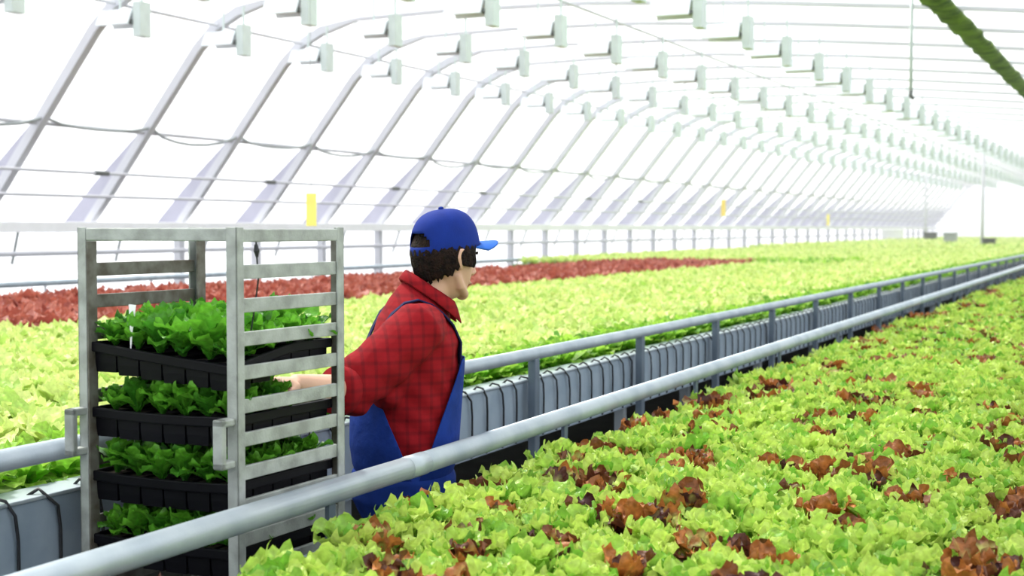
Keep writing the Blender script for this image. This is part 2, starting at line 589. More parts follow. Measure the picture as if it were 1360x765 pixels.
# grow lamps
def make_lamp(simple=False):
    root = empty('grow_lamp')
    bm = bmesh.new()
    box(bm, -0.05, 0.05, -0.09, 0.09, -0.19, 0.18)
    fin('ballast_housing', bm, M['lampplate'], root, bevel=0.006)
    bm = bmesh.new()
    # tapered reflector trough reaching sideways
    for (xa, xb) in ((-0.50, -0.07),):
        vs = []
        for x in (xa, xb):
            for (yy, zz) in ((-0.16, -0.06), (-0.07, 0.11), (0.07, 0.11), (0.16, -0.06), (0.14, -0.065), (0.06, 0.09), (-0.06, 0.09), (-0.14, -0.065)):
                vs.append(bm.verts.new((x, yy, zz)))
        for j in range(8):
            bm.faces.new((vs[j], vs[(j + 1) % 8], vs[8 + (j + 1) % 8], vs[8 + j]))
        bm.faces.new((vs[0], vs[1], vs[6], vs[7])); bm.faces.new((vs[1], vs[2], vs[5], vs[6])); bm.faces.new((vs[2], vs[3], vs[4], vs[5]))
        bm.faces.new((vs[8], vs[15], vs[14], vs[9])); bm.faces.new((vs[9], vs[14], vs[13], vs[10])); bm.faces.new((vs[10], vs[13], vs[12], vs[11]))
    fin('reflector', bm, M['lampwhite'], root)
    if not simple:
        bm = bmesh.new()
        tube(bm, [(-0.085, 0, -0.02), (-0.13, 0, -0.02)], [0.028, 0.024], 10)
        fin('socket', bm, M['darkmetal'], root)
        bm = bmesh.new()
        tube(bm, [(-0.075, -0.05, -0.03), (-0.075, -0.105, -0.03)], [0.034, 0.030], 10)
        fin('knob', bm, M['darkmetal'], root)
        bm = bmesh.new()
        tube(bm, [(-0.13, 0, -0.02), (-0.20, 0, -0.02), (-0.38, 0, -0.02), (-0.42, 0, -0.02)], [0.012, 0.024, 0.024, 0.008], 10)
        fin('bulb', bm, M['lampwhite'], root, smooth=True)
    for b in ((-0.012, 0.012, -0.012, 0.012, 0.18, 0.40), (-0.30, -0.28, -0.008, 0.008, 0.108, 0.40)):
        bm = bmesh.new()
        box(bm, *b)
        fin('hanger', bm, M['lampplate'], root)
    return root


rows = [(-9.95, 12.3, 'row nearest the sloping side wall'), (-8.20, 12.85, 'second row out from the sloping wall'),
        (-6.37, 13.5, 'third row out from the sloping wall'), (-4.30, 14.05, 'row farthest from the sloping wall')]
proto = None
protoS = None
for x, y0, txt in rows:
    for k in range(-3, 38):
        y = y0 + PITCHY * k
        if y > Y1 - 3:
            continue
        if k < 16:
            if proto is None:
                proto = make_lamp()
                o = proto
            else:
                o = dup(proto)
        else:
            if protoS is None:
                protoS = make_lamp(True)
                o = protoS
            else:
                o = dup(protoS)
        o.location = (x, y, prof_z(x) - 0.46 if x < -5 else prof_z(x) - 0.40)
        tag(o, 'white grow lamp with grey end plate, in the ' + txt, 'lamp', 'grow lamps in the ' + txt)

# green shade cloth rolled along the roof
root = empty('shade_screen', (-2.14, 0, 4.0))
tag(root, 'long mottled dark green strip of cloth running under the roof', 'shade cloth')
bm = bmesh.new()
pts, rad = [], []
yy = 3.0
while yy < 60:
    pts.append((random.uniform(-0.012, 0.012), yy, random.uniform(-0.02, 0.02)))
    rad.append((0.045 + random.uniform(0, 0.015), 0.15 + random.uniform(-0.01, 0.01)))
    yy += 0.35
tube(bm, pts, rad, 12)
fin('rolled_cloth', bm, M['shade'], root, smooth=True)
for y in [y for y in ys if 3 < y < 45]:
    bm = bmesh.new()
    box(bm, -0.16, 0.16, y - 0.012, y + 0.012, 0.058, 0.064)
    box(bm, -0.16, -0.155, y - 0.012, y + 0.012, -0.03, 0.06)
    box(bm, 0.155, 0.16, y - 0.012, y + 0.012, -0.03, 0.06)
    fin('tie', bm, M['rib'], root)
root = empty('crank_pole', (-2.33, 14.9, 0))
tag(root, 'thin grey pole hanging from the roof beside the green cloth', 'pole')
bm = bmesh.new()
tube(bm, [(0, 0, 4.06), (0, 0, 3.05)], 0.018, 8)
fin('rod', bm, M['lampplate'], root, smooth=True)
bm = bmesh.new()
tube(bm, [(0, 0, 3.05), (0, 0, 2.99), (0.03, 0, 2.96)], [0.022, 0.022, 0.014], 8)
fin('hook', bm, M['darkmetal'], root, smooth=True)

# posts and equipment at the far end
for x, y, lab in ((-5.1, 47.0, 'far slim roof post with a dark box at its foot, right of the other post'), (-9.9, 68.0, 'slim roof post far off near the end wall, left of the other post')):
    root = empty('support_post', (x, y, 0))
    tag(root, lab, 'post', 'roof posts at the far end')
    bm = bmesh.new()
    tube(bm, [(0, 0, 0), (0, 0, prof_z(x) - 0.05)], 0.055, 10)
    fin('post', bm, M['rib'], root, smooth=True)
    bm = bmesh.new()
    box(bm, -0.1, 0.1, -0.1, 0.1, 0, 0.02)
    fin('base_plate', bm, M['rib'], root)
for x, y, sx, sz, m, lab in ((-4.85, 46.6, 0.36, 0.30, 'crate', 'dark box at the foot of the far roof post on the right'),
                             (-9.6, 67.5, 0.55, 0.42, 'crate', 'dark box at the foot of the farthest roof post'),
                             (-11.3, 67.5, 0.9, 0.55, 'white', 'white box standing left of the farthest roof post'),
                             (-7.1, 55.0, 0.45, 0.45, 'cable', 'grey hooded machine between the two far roof posts')):
    root = empty('equipment_box', (x, y, 1.04))
    tag(root, lab, 'box', 'boxes at the far end of the greenhouse')
    bm = bmesh.new()
    box(bm, -sx / 2, sx / 2, -0.2, 0.2, 0, sz * 0.8)
    fin('case', bm, M[m], root, bevel=0.02)
    bm = bmesh.new()
    box(bm, -sx / 2 - 0.02, sx / 2 + 0.02, -0.22, 0.22, sz * 0.8, sz)
    fin('lid', bm, M[m], root, bevel=0.02)

# yellow sticky traps
for x, y, z, h, lab in ((-5.555, 8.72, 1.665, 0.235, 'yellow sticky card hanging just above the top of the tray rack'),
                        (-7.1, 24.7, 1.86, 0.30, 'yellow sticky card hanging over the bed, left of the farthest one'),
                        (-8.9, 42.0, 1.72, 0.34, 'tiny yellow sticky card hanging farthest off over the bed')):
    root = empty('sticky_trap', (x, y, z))
    tag(root, lab, 'insect trap', 'yellow sticky cards over the bed')
    bm = bmesh.new()
    box(bm, -0.042, 0.042, -0.002, 0.002, 0, h)
    fin('card', bm, M['yellow'], root)
    bm = bmesh.new()
    tube(bm, [(0, 0, h - 0.01), (0, 0, prof_z(x) + 0.085 - z)], 0.002, 5)
    fin('wire', bm, M['cable'], root)

# haze volume added over the far part to fade distant ribs and lamps
hz = bpy.data.materials.new('fading_haze')
hz.use_nodes = True
for n_ in list(hz.node_tree.nodes):
    hz.node_tree.nodes.remove(n_)
ho = hz.node_tree.nodes.new('ShaderNodeOutputMaterial')
hv = hz.node_tree.nodes.new('ShaderNodeVolumeScatter')
hv.inputs['Color'].default_value = (1, 1, 1, 1)
hv.inputs['Density'].default_value = HAZE
hv.inputs['Anisotropy'].default_value = 0.3
hz.node_tree.links.new(hv.outputs[0], ho.inputs['Volume'])
bm = bmesh.new()
box(bm, -12.5, 6.15, 16.0, Y1 - 0.1, 0.02, 4.36)
o = fin('haze', bm, hz)
tag(o, 'faint white haze towards the far end of the greenhouse', 'haze', kind='stuff')

# ------------------------------------------------------------------ benches
BX0, BX1 = -1.77, 0.75   # near bed
BZ = 0.855
root = empty('growing_bench', (-0.5, 14, 0))
tag(root, 'bench carrying the pale and red-brown lettuces in front of the thick pipe', 'bench')
bm = bmesh.new()
box(bm, BX0 + 0.5, BX1 + 0.5, 0.9 - 14, 40 - 14, BZ - 0.10, BZ)
fin('bed', bm, M['soil'], root)
bm = bmesh.new()
box(bm, BX0 - 0.035 + 0.5, BX0 + 0.5 - 0.005, 0.9 - 14, 40 - 14, BZ - 0.12, BZ + 0.035)
fin('edge_channel', bm, M['trough'], root, bevel=0.006)
for y in np.arange(1.5, 40, 2.4):
    for x in (BX0 + 0.6, BX1 + 0.35):
        bm = bmesh.new()
        box(bm, x - 0.025, x + 0.025, y - 14 - 0.025, y - 14 + 0.025, 0, BZ - 0.10)
        fin('leg', bm, M['galv'], root)

FX1 = -2.62
FZ = 0.965
root = empty('growing_bench', (-6, 40, 0))
tag(root, 'wide bench carrying the yellow-green lettuces beyond the aisle', 'bench')
bm = bmesh.new()
box(bm, -6.15 + 6, FX1 + 6, 0.5 - 40, 86 - 40, FZ - 0.10, FZ)
box(bm, -11.2 + 6, -6.15 + 6, 24.6 - 40, 86 - 40, FZ - 0.10, FZ)
fin('bed', bm, M['greensoil'], root)
for y in np.arange(1.5, 86, 4.0):
    for x in (-5.9, -3.0):
        bm = bmesh.new()
        box(bm, x + 6 - 0.03, x + 6 + 0.03, y - 40 - 0.03, y - 40 + 0.03, 0, FZ - 0.10)
        fin('leg', bm, M['galv'], root)
root = empty('growing_bench', (-7.4, 14, 0))
tag(root, 'bench carrying the strip of red lettuce near the side wall', 'bench')
bm = bmesh.new()
box(bm, -8.75 + 7.4, -6.17 + 7.4, 4 - 14, 24.5 - 14, FZ - 0.10, FZ)
fin('bed', bm, M['soil'], root)
for y in np.arange(5, 24.5, 3.0):
    for x in (-8.5, -6.4):
        bm = bmesh.new()
        box(bm, x + 7.4 - 0.03, x + 7.4 + 0.03, y - 14 - 0.03, y - 14 + 0.03, 0, FZ - 0.10)
        fin('leg', bm, M['galv'], root)

# trough along the far side of the aisle, with its drip tubes
TX = -2.50
root = empty('irrigation_trough', (TX, 0, 0))
tag(root, 'long white trough with black drip tubes along the aisle behind the rack', 'trough')
bm = bmesh.new()
box(bm, -0.10, 0.0, 0.6, 86, 0.72, 0.985)
fin('trough_body', bm, M['trough'], root, bevel=0.006)
bm = bmesh.new()
box(bm, -0.105, 0.008, 0.6, 86, 0.983, 0.993)
fin('rim', bm, M['galv'], root, bevel=0.003)
for y in np.arange(1.4, 86, 2.79):
    bm = bmesh.new()
    box(bm, -0.08, -0.03, y - 0.025, y + 0.025, 0, 0.72)
    fin('leg', bm, M['galv'], root)
n = 0
rest = bmesh.new()
y = 1.55
while y < 34:
    j = random.uniform(-0.02, 0.02)
    bow = random.uniform(0.02, 0.045)
    p = [(-0.03, y - 0.03 + j, 0.990), (-0.015, y - 0.022, 1.006), (0.004, y - 0.012 + j, 0.998), (0.014, y + bow * 0.5, 0.96), (0.012, y + bow * .9, 0.90), (0.010, y + bow, 0.82), (0.010, y + bow * 0.7, 0.73)]
    if n < 100:
        b2 = bmesh.new()
        tube(b2, p, 0.0045, 6)
        fin('drip_tube', b2, M['tube'], root, smooth=True)
    else:
        tube(rest, p, 0.0045, 5)
    n += 1
    y += 0.146
o = fin('drip_tube_run', rest, M['tube'], root, smooth=True)
o['kind'] = 'stuff'

# handrail on posts
RX, RZ = -2.455, 1.107
root = empty('handrail', (RX, 0, 0))
tag(root, 'grey pipe handrail on square posts in front of the white trough', 'handrail')
bm = bmesh.new()
tube(bm, [(0, 0.8, RZ), (0, 86, RZ)], 0.027, 14)
fin('rail', bm, M['galv'], root, smooth=True)
# first measured post stands at y ~ 5.6, then every 1.40
for k in range(-3, 56):
    y = 5.62 + 1.385 * k
    if abs(y - 2.85) < 0.5:
        continue
    bm = bmesh.new()
    box(bm, -0.018, 0.018, y - 0.025, y + 0.025, 0.0, RZ - 0.02)
    fin('post', bm, M['post'], root, bevel=0.004)

# thick pipe rail on this side of the aisle
PX, PZ = -1.83, 1.006
root = empty('pipe_rail', (PX, 0, 0))
tag(root, 'thick light grey pipe running along the front bed, in front of rack', 'pipe')
bm = bmesh.new()
tube(bm, [(0, 0.5, PZ + 0.009), (0, 3.38, PZ)], 0.030, 20)
fin('pipe_length', bm, M['galv'], root, smooth=True)
bm = bmesh.new()
tube(bm, [(0, 3.38, PZ), (0, 40, PZ + 0.14)], 0.030, 20)
fin('pipe_length', bm, M['galv'], root, smooth=True)
bm = bmesh.new()
tube(bm, [(0, 3.33, PZ), (0, 3.43, PZ)], 0.0315, 20)
fin('coupling', bm, M['galv'], root, smooth=True)
for k in range(0, 25):
    y = 1.45 + 1.5 * k
    zp = PZ + (0.14 * (y - 3.38) / 36.6 if y > 3.38 else 0.0)
    bm = bmesh.new()
    box(bm, -0.006, 0.006, y - 0.015, y + 0.015, BZ - 0.085, zp - 0.025)
    box(bm, -0.006, 0.03, y - 0.015, y + 0.015, BZ - 0.09, BZ - 0.078)
    fin('bracket', bm, M['post'], root)


# ------------------------------------------------------------------ plants
def leaf(L, W, e0, e1, az, r0, z0, nu, nv, ruffle, lobes, cup, rnd, rs):
    """one leaf as a grid; returns verts, faces, attr"""
    ts = np.linspace(0, 1, nu)
    ss = np.linspace(-1, 1, nv)
    el = e0 + (e1 - e0) * ts ** 1.2
    dx = np.concatenate([[0], np.cumsum(np.cos((el[:-1] + el[1:]) / 2))]) * L / (nu - 1)
    dz = np.concatenate([[0], np.cumsum(np.sin((el[:-1] + el[1:]) / 2))]) * L / (nu - 1)
    q = np.clip((ts - 0.62) / 0.38, 0, 1)
    wid = W * np.where(ts < 0.62, 0.17 + 0.83 * np.sin(PI / 2 * np.clip(ts / 0.62, 0, 1)) ** 1.6, np.sqrt(np.clip(1 - 0.93 * q ** 2.2, 0, 1)))
    ph = rs.uniform(0, 6.28, 3)
    wl = wid * (1 + lobes * np.sin(ts * 15 + ph[0]))
    wr = wid * (1 + lobes * np.sin(ts * 15 + ph[1]))
    V = np.zeros((nu, nv, 3))
    A = np.zeros((nu, nv, 4))
    for j, s in enumerate(ss):
        wd = wl if s < 0 else wr
        out = dx + r0
        side = s * wd / 2
        lift = cup * W * s * s * ts + ruffle * abs(s) ** 1.5 * np.sin(ts * 9 + ph[2] + (2.1 if s > 0 else 0)) * ts
        if nv > 8:
            lift = lift + 0.35 * ruffle * abs(s) ** 3 * np.sin(ts * 34 + ph[0] + s) * np.sqrt(ts)
        # lift along the leaf normal (up / inward)
        V[:, j, 0] = out - np.sin(el) * lift
        V[:, j, 1] = side
        V[:, j, 2] = dz + z0 + np.cos(el) * lift + 0.25 * ruffle * np.sin(ts * 14 + s * 3 + ph[0])
        A[:, j, 0] = ts * 0.75 + 0.25 * abs(s)
        A[:, j, 1] = abs(s)
        A[:, j, 2] = rnd
    ca, sa = math.cos(az), math.sin(az)
    x = V[..., 0] * ca - V[..., 1] * sa
    y = V[..., 0] * sa + V[..., 1] * ca
    V[..., 0], V[..., 1] = x, y
    idx = np.arange(nu * nv).reshape(nu, nv)
    F = np.stack([idx[:-1, :-1], idx[1:, :-1], idx[1:, 1:], idx[:-1, 1:]], -1).reshape(-1, 4)
    return V.reshape(-1, 3), F, A.reshape(-1, 4)


def plant(seed, n, L, W, ein, eout, nu, nv, ruffle, lobes, cup, r0=0.008, curl=0.75):
    rs = np.random.default_rng(seed)
    Vs, Fs, As = [], [], []
    off = 0
    for i in range(n):
        t = i / max(n - 1, 1)             # 0 inner .. 1 outer
        az = i * 2.39996 + rs.uniform(-0.35, 0.35)
        e = ein + (eout - ein) * t + rs.uniform(-0.15, 0.15)
        sc = (0.62 + 0.38 * math.sin(PI * min(1, 0.25 + t * 0.6))) * rs.uniform(0.85, 1.12)
        V, F, A = leaf(L * sc, W * sc, e + 0.25, e - curl - 0.25 * t, az, r0, rs.uniform(0, 0.008), nu, nv, ruffle, lobes, cup, rs.uniform(), rs)
        Vs.append(V); Fs.append(F + off); As.append(A)
        off += len(V)
    return np.concatenate(Vs), np.concatenate(Fs), np.concatenate(As)


def np_mesh(name, V, F, A, m):
    me = bpy.data.meshes.new(name)
    me.vertices.add(len(V))
    me.vertices.foreach_set('co', V.astype(np.float32).ravel())
    me.loops.add(F.size)
    me.loops.foreach_set('vertex_index', F.astype(np.int32).ravel())
    me.polygons.add(len(F))
    me.polygons.foreach_set('loop_start', np.arange(0, F.size, 4, dtype=np.int32))
    try:
        me.polygons.foreach_set('loop_total', np.full(len(F), 4, np.int32))
    except Exception:
        pass
    a = me.attributes.new('leaf', 'FLOAT_COLOR', 'POINT')
    a.data.foreach_set('color', A.astype(np.float32).ravel())
    me.materials.append(m)
    me.update(calc_edges=True)
    me.validate()
    me.shade_smooth()
    return me


def scatter_mesh(name, variants, pts, m, tilt=0.12):
    """one mesh of many plants; pts rows x, y, z, scale"""
    Vs, Fs, As = [], [], []
    off = 0
    for (x, y, z, s) in pts:
        vs_ = variants((x, y)) if callable(variants) else variants
        V, F, A = vs_[rng.integers(len(vs_))]
        a = rng.uniform(0, 6.283)
        ca, sa = math.cos(a), math.sin(a)
        R = np.array([[ca, -sa, 0], [sa, ca, 0], [0, 0, 1.0]])
        W = (V * s) @ R.T
        W[:, 0] += W[:, 2] * rng.normal(0, tilt) + x
        W[:, 1] += W[:, 2] * rng.normal(0, tilt) + y
        W[:, 2] += z
        B = A.copy()
        B[:, 3] = rng.uniform()
        Vs.append(W); Fs.append(F + off); As.append(B)
        off += len(V)
    return np_mesh(name, np.concatenate(Vs), np.concatenate(Fs), np.concatenate(As), m)


def grid_pts(x0, x1, y0, y1, sp, z, jit=0.35, smin=0.85, smax=1.15):
    out = []
    k = 0
    y = y0
    while y < y1:
        x = x0 + (sp / 2 if k % 2 else 0)
        while x < x1:
            out.append((x + rng.uniform(-jit, jit) * sp, y + rng.uniform(-jit, jit) * sp, z, rng.uniform(smin, smax)))
            x += sp
        y += sp * 0.87
        k += 1
    return out


def individuals(name, metas, pts, label, cat, group):
    for i, (x, y, z, s) in enumerate(pts):
        o = bpy.data.objects.new(name, metas[i % len(metas)])
        COL.objects.link(o)
        o.location = (x, y, z)
        o.rotation_euler = (random.gauss(0, 0.08), random.gauss(0, 0.08), random.uniform(0, 6.28))
        o.scale = (s, s, s * random.uniform(0.92, 1.1))
        tag(o, label, cat, group)


def split_nearest(pts, n, top=0.1, mx=20):
    vis = []
    for i, p in enumerate(pts):
        d = in_view(p[0], p[1], p[2] + top, mx)
        if d is not None:
            vis.append((d, i))
    vis.sort()
    pick = set(i for _, i in vis[:n])
    return [pts[i] for i in sorted(pick)], [p for i, p in enumerate(pts) if i not in pick]


# near bed: pale loose-leaf lettuces with red-brown ones among them
hiG = [plant(100 + i, 17, 0.100, 0.062, 1.5, 0.62, 20, 11, 0.0125, 0.09, 0.18, curl=0.5) for i in range(6)]
hiR = [plant(140 + i, 13, 0.104, 0.058, 1.45, 0.75, 20, 11, 0.0135, 0.11, 0.18, curl=0.5) for i in range(4)]
mdG = [plant(150 + i, 16, 0.102, 0.064, 1.48, 0.6, 8, 5, 0.013, 0.11, 0.17, curl=0.5) for i in range(5)]
loG = [plant(160 + i, 15, 0.106, 0.068, 1.45, 0.58, 6, 4, 0.013, 0.11, 0.16, curl=0.55) for i in range(5)]
loR = [plant(180 + i, 16, 0.110, 0.068, 1.40, 0.55, 6, 4, 0.013, 0.13, 0.15) for i in range(4)]
meG = [np_mesh('lettuce', *v, LEAF['near']) for v in hiG]
meR = [np_mesh('red_leaf_lettuce', *v, LEAF['nearred']) for v in hiR]
nb = grid_pts(BX0 + 0.06, BX1 - 0.05, 1.0, 30.0, 0.115, BZ, jit=0.3, smin=0.85, smax=1.2)
isred = [rng.uniform() < 0.19 + (0.14 if p[0] < BX0 + 0.25 else 0) for p in nb]
g_pts = [p for p, r in zip(nb, isred) if not r]
r_pts = [p for p, r in zip(nb, isred) if r]
gi, gs = split_nearest(g_pts, 280)
ri, rs_ = split_nearest(r_pts, 90)
individuals('lettuce', meG, gi, 'pale green loose-leaf lettuce packed in the front bed', 'lettuce', 'pale green lettuces in the front bed')
individuals('red_leaf_lettuce', meR, ri, 'red-brown leaf lettuce among the pale green ones in the front bed', 'lettuce', 'red-brown lettuces in the front bed')
gs = [p for p in gs if p[1] < 12 or p[0] < 0.1]
tag(link('lettuce_bed_planting', scatter_mesh('lettuce_bed_planting', lambda p: mdG if p[1] < 8.5 else loG, gs, LEAF['near'])), 'mass of pale green lettuce farther along the front bed', 'lettuces', kind='stuff')
tag(link('red_lettuce_planting', scatter_mesh('red_lettuce_planting', loR, rs_, LEAF['nearred'])), 'scattered red-brown lettuces farther along the front bed', 'lettuces', kind='stuff')

# far bed: first row fresh green behind the trough
rowV = [plant(200 + i, 12, 0.11, 0.075, 1.35, 0.55, 8, 5, 0.012, 0.12, 0.10) for i in range(4)]
meRow = [np_mesh('fresh_green_lettuce', *v, LEAF['row']) for v in rowV]
rp = []
y = 1.2
while y < 40:
    rp.append((-2.69 + random.uniform(-0.02, 0.02), y, FZ, random.uniform(1.0, 1.35)))
    rp.append((-2.84 + random.uniform(-0.02, 0.02), y + 0.06, FZ, random.uniform(1.0, 1.3)))
    y += random.uniform(0.12, 0.15)
a, b = split_nearest(rp, 130)
individuals('fresh_green_lettuce', meRow, a, 'fresh green lettuce in the first rows behind the white trough', 'lettuce', 'fresh green lettuces behind the trough')
tag(link('green_row_planting', scatter_mesh('green_row_planting', rowV, b, LEAF['row'])), 'fresh green lettuce rows farther along behind the white trough', 'lettuces', kind='stuff')

# far bed: yellow-green mass
farV = [plant(230 + i, 13, 0.118, 0.082, 1.35, 0.45, 10, 7, 0.013, 0.12, 0.12) for i in range(5)]
far1 = [plant(240 + i, 10, 0.13, 0.095, 1.3, 0.40, 4, 3, 0.013, 0.10, 0.12) for i in range(5)]
far2 = [plant(250 + i, 7, 0.16, 0.14, 1.2, 0.40, 3, 3, 0.015, 0.05, 0.12) for i in range(5)]
meFar = [np_mesh('yellow_green_lettuce', *v, LEAF['far']) for v in farV]
fp = grid_pts(-6.10, -2.93, 0.8, 18.0, 0.145, FZ, smin=0.9, smax=1.2)
a, b = split_nearest(fp, 300)
individuals('yellow_green_lettuce', meFar, a, 'yellow-green lettuce in the wide bed beyond the handrail', 'lettuce', 'yellow-green lettuces in the wide bed')
f2 = [p for p in grid_pts(-11.1, -2.93, 18.0, 42.0, 0.19, FZ, smin=1.0, smax=1.3) if p[1] > 24.8 or p[0] > -6.15]
f3 = grid_pts(-11.1, -2.93, 42.0, 85.5, 0.32, FZ, smin=1.2, smax=1.7)
tag(link('lettuce_field_planting', scatter_mesh('lettuce_field_planting', far1, b + f2, LEAF['far'])), 'mass of yellow-green lettuce filling the wide bed', 'lettuces', kind='stuff')
tag(link('distant_lettuce_planting', scatter_mesh('distant_lettuce_planting', far2, f3, LEAF['far'])), 'yellow-green lettuce in the distance towards the end wall', 'lettuces', kind='stuff')

# darker clump further back
dp = grid_pts(-6.5, -4.9, 23.0, 26.0, 0.22, FZ, smin=1.2, smax=1.6)
individuals('fresh_green_lettuce', meRow, dp, 'taller darker green lettuce in the patch beyond the end of red strip', 'lettuce', 'darker lettuces in the far patch')

# red strip
redV = [plant(270 + i, 11, 0.14, 0.10, 1.35, 0.5, 4, 4, 0.015, 0.15, 0.12) for i in range(4)]
meRed = [np_mesh('red_lettuce', *v, LEAF['red']) for v in redV]
rd = grid_pts(-8.65, -6.27, 4.5, 24.4, 0.17, FZ, smin=0.9, smax=1.3)
a, b = split_nearest(rd, 300)
individuals('red_lettuce', meRed, a, 'dusty red lettuce in the strip along the side wall', 'lettuce', 'red lettuces in the strip by the wall')
tag(link('red_strip_planting', scatter_mesh('red_strip_planting', redV, b, LEAF['red'])), 'farther part of the strip of red lettuce along the wall', 'lettuces', kind='stuff')

# ------------------------------------------------------------------ tray rack
RKX, RKY = -1.915, 2.69      # its near right post
RKR = math.radians(-2.0)
rack = empty('tray_rack', (RKX, RKY, 0), RKR)
tag(rack, 'galvanised steel rack with slatted sides holding four trays of seedlings', 'rack')
RW, RD, RT = 0.478, 0.445, 1.652      # width, depth, height
PW = 0.034


def rk(name, m, boxes, parent=rack, bevel=0.003):
    bm = bmesh.new()
    for b in boxes:
        box(bm, *b)
    return fin(name, bm, m, parent, bevel=bevel)


# local: x from -RW..0, y from 0..RD
th = 0.005
for nm, bxs, m in (
    ('post', [(-0.030, 0, 0, th, 0.12, RT), (-th, 0, 0, 0.028, 0.12, RT)], 'rack'),
    ('post', [(-RW, -RW + 0.026, 0, th, 0.12, RT), (-RW, -RW + th, 0, 0.03, 0.12, RT)], 'rack'),
    ('post', [(-0.028, 0, RD - th, RD, 0.12, RT), (-th, 0, RD - 0.030, RD, 0.12, RT)], 'rack'),
    ('post', [(-RW, -RW + 0.030, RD - th, RD, 0.12, RT), (-RW, -RW + th, RD - 0.03, RD, 0.12, RT)], 'rack'),
):
    rk(nm, M[m], bxs, bevel=0.0015)
rk('shaded_post_channel', M['rackshadedirt'], [(-RW + 0.0262, -RW + 0.031, 0.002, 0.034, 0.12, RT - 0.034)], bevel=0.001)  # dark strips carry the shade inside the post angles
rk('shaded_post_channel', M['rackshadedirt'], [(-0.034, -0.008, RD - 0.011, RD - 0.006, 0.12, RT - 0.034)], bevel=0.001)
rk('shaded_post_channel', M['rackshadedirt'], [(-RW + 0.030, -RW + 0.035, RD - 0.034, RD - 0.001, 0.12, RT - 0.034)], bevel=0.001)
# top frame
rk('top_rail', M['rack'], [(-RW + 0.026, -0.03, 0.001, 0.006, RT - 0.032, RT - 0.002)])
rk('top_rail', M['rack'], [(-0.006, -0.001, 0.006, RD - 0.006, RT - 0.034, RT - 0.004)])
rk('top_rail', M['rack'], [(-RW + 0.001, -RW + 0.006, 0.006, RD - 0.006, RT - 0.034, RT - 0.004)])
# base
rk('base_frame', M['rack'], [(-RW, 0, 0, 0.03, 0.10, 0.13), (-RW, 0, RD - 0.03, RD, 0.10, 0.13), (-RW, -RW + 0.03, 0.03, RD - 0.03, 0.10, 0.13), (-0.03, 0, 0.03, RD - 0.03, 0.10, 0.13)])
SL = [1.549 - 0.0778 * k for k in range(16)]
for z in SL:
    rk('slat', M['rack'], [(-0.0045 - 0.012, -0.0052, 0.027, RD - 0.027, z - 0.0165, z + 0.0165)], bevel=0.002)
    rk('slat', M['rackshadedirt'], [(-RW + 0.0052, -RW + 0.018, 0.027, RD - 0.027, z - 0.0165, z + 0.0165)], bevel=0.002)
# handles: upright loops standing off the front of the two front posts
for x in (-RW + 0.012, -0.020):
    bm = bmesh.new()
    z0, z1 = 1.10, 1.215
    for (ya, yb, za, zb) in ((-0.050, -0.032, z0, z1), (-0.050, 0.001, z1 - 0.018, z1), (-0.050, 0.001, z0, z0 + 0.018)):
        box(bm, x - 0.014, x + 0.014, ya, yb, za, zb)
    fin('handle', bm, M['rack'], rack, bevel=0.004)
for x in (-RW + 0.02, -0.02):
    for y in (0.03, RD - 0.03):
        bm = bmesh.new()
        box(bm, x - 0.018, x + 0.018, y - 0.012, y + 0.012, 0.085, 0.10)
        box(bm, x - 0.018, x - 0.014, y - 0.012, y + 0.012, 0.03, 0.09)
        box(bm, x + 0.014, x + 0.018, y - 0.012, y + 0.012, 0.03, 0.09)
        f = fin('castor', bm, M['rack'], rack)
        bm = bmesh.new()
        tube(bm, [(x - 0.012, y, 0.042), (x + 0.012, y, 0.042)], 0.042, 20)
        fin('wheel', bm, M['wheelgrey'], f, bevel=0.004)
# black cord with a clip hanging from the side top rail
root = empty('hanging_cord', (0, 0, 0))
MR = Matrix.Translation((RKX, RKY, 0)) @ Matrix.Rotation(RKR, 4, 'Z')
root.matrix_world = MR
tag(root, 'black cord with a clip hanging from the top of the rack', 'cord')
bm = bmesh.new()
tube(bm, [(-0.012, 0.09, RT - 0.03), (-0.012, 0.092, RT - 0.06), (-0.013, 0.10, RT - 0.12), (-0.03, 0.11, RT - 0.18), (-0.05, 0.115, RT - 0.26)], 0.0022, 6)
fin('cord', bm, M['tube'], root)
bm = bmesh.new()
tube(bm, [(-0.012, 0.09, RT - 0.04), (-0.012, 0.092, RT - 0.055), (-0.012, 0.094, RT - 0.07)], [0.004, 0.007, 0.003], 8)
fin('clip', bm, M['tube'], root)

# trays of seedlings
TWX, TDY = 0.434, 0.41
NXC, NYC = 6, 5
seedV = [plant(300 + i, 11, 0.084, 0.046, 1.5, 0.62, 16, 9, 0.007, 0.05, 0.20, r0=0.003) for i in range(6)]
meSeed = [np_mesh('lettuce_seedling', *v, LEAF['seed']) for v in seedV]
tray_names = ['topmost tray', 'second tray down', 'third tray down', 'lowest tray in view']


def sag(x, amt):
    u = (x + RW / 2) / (TWX / 2)
    return -amt * (1 - u * u)


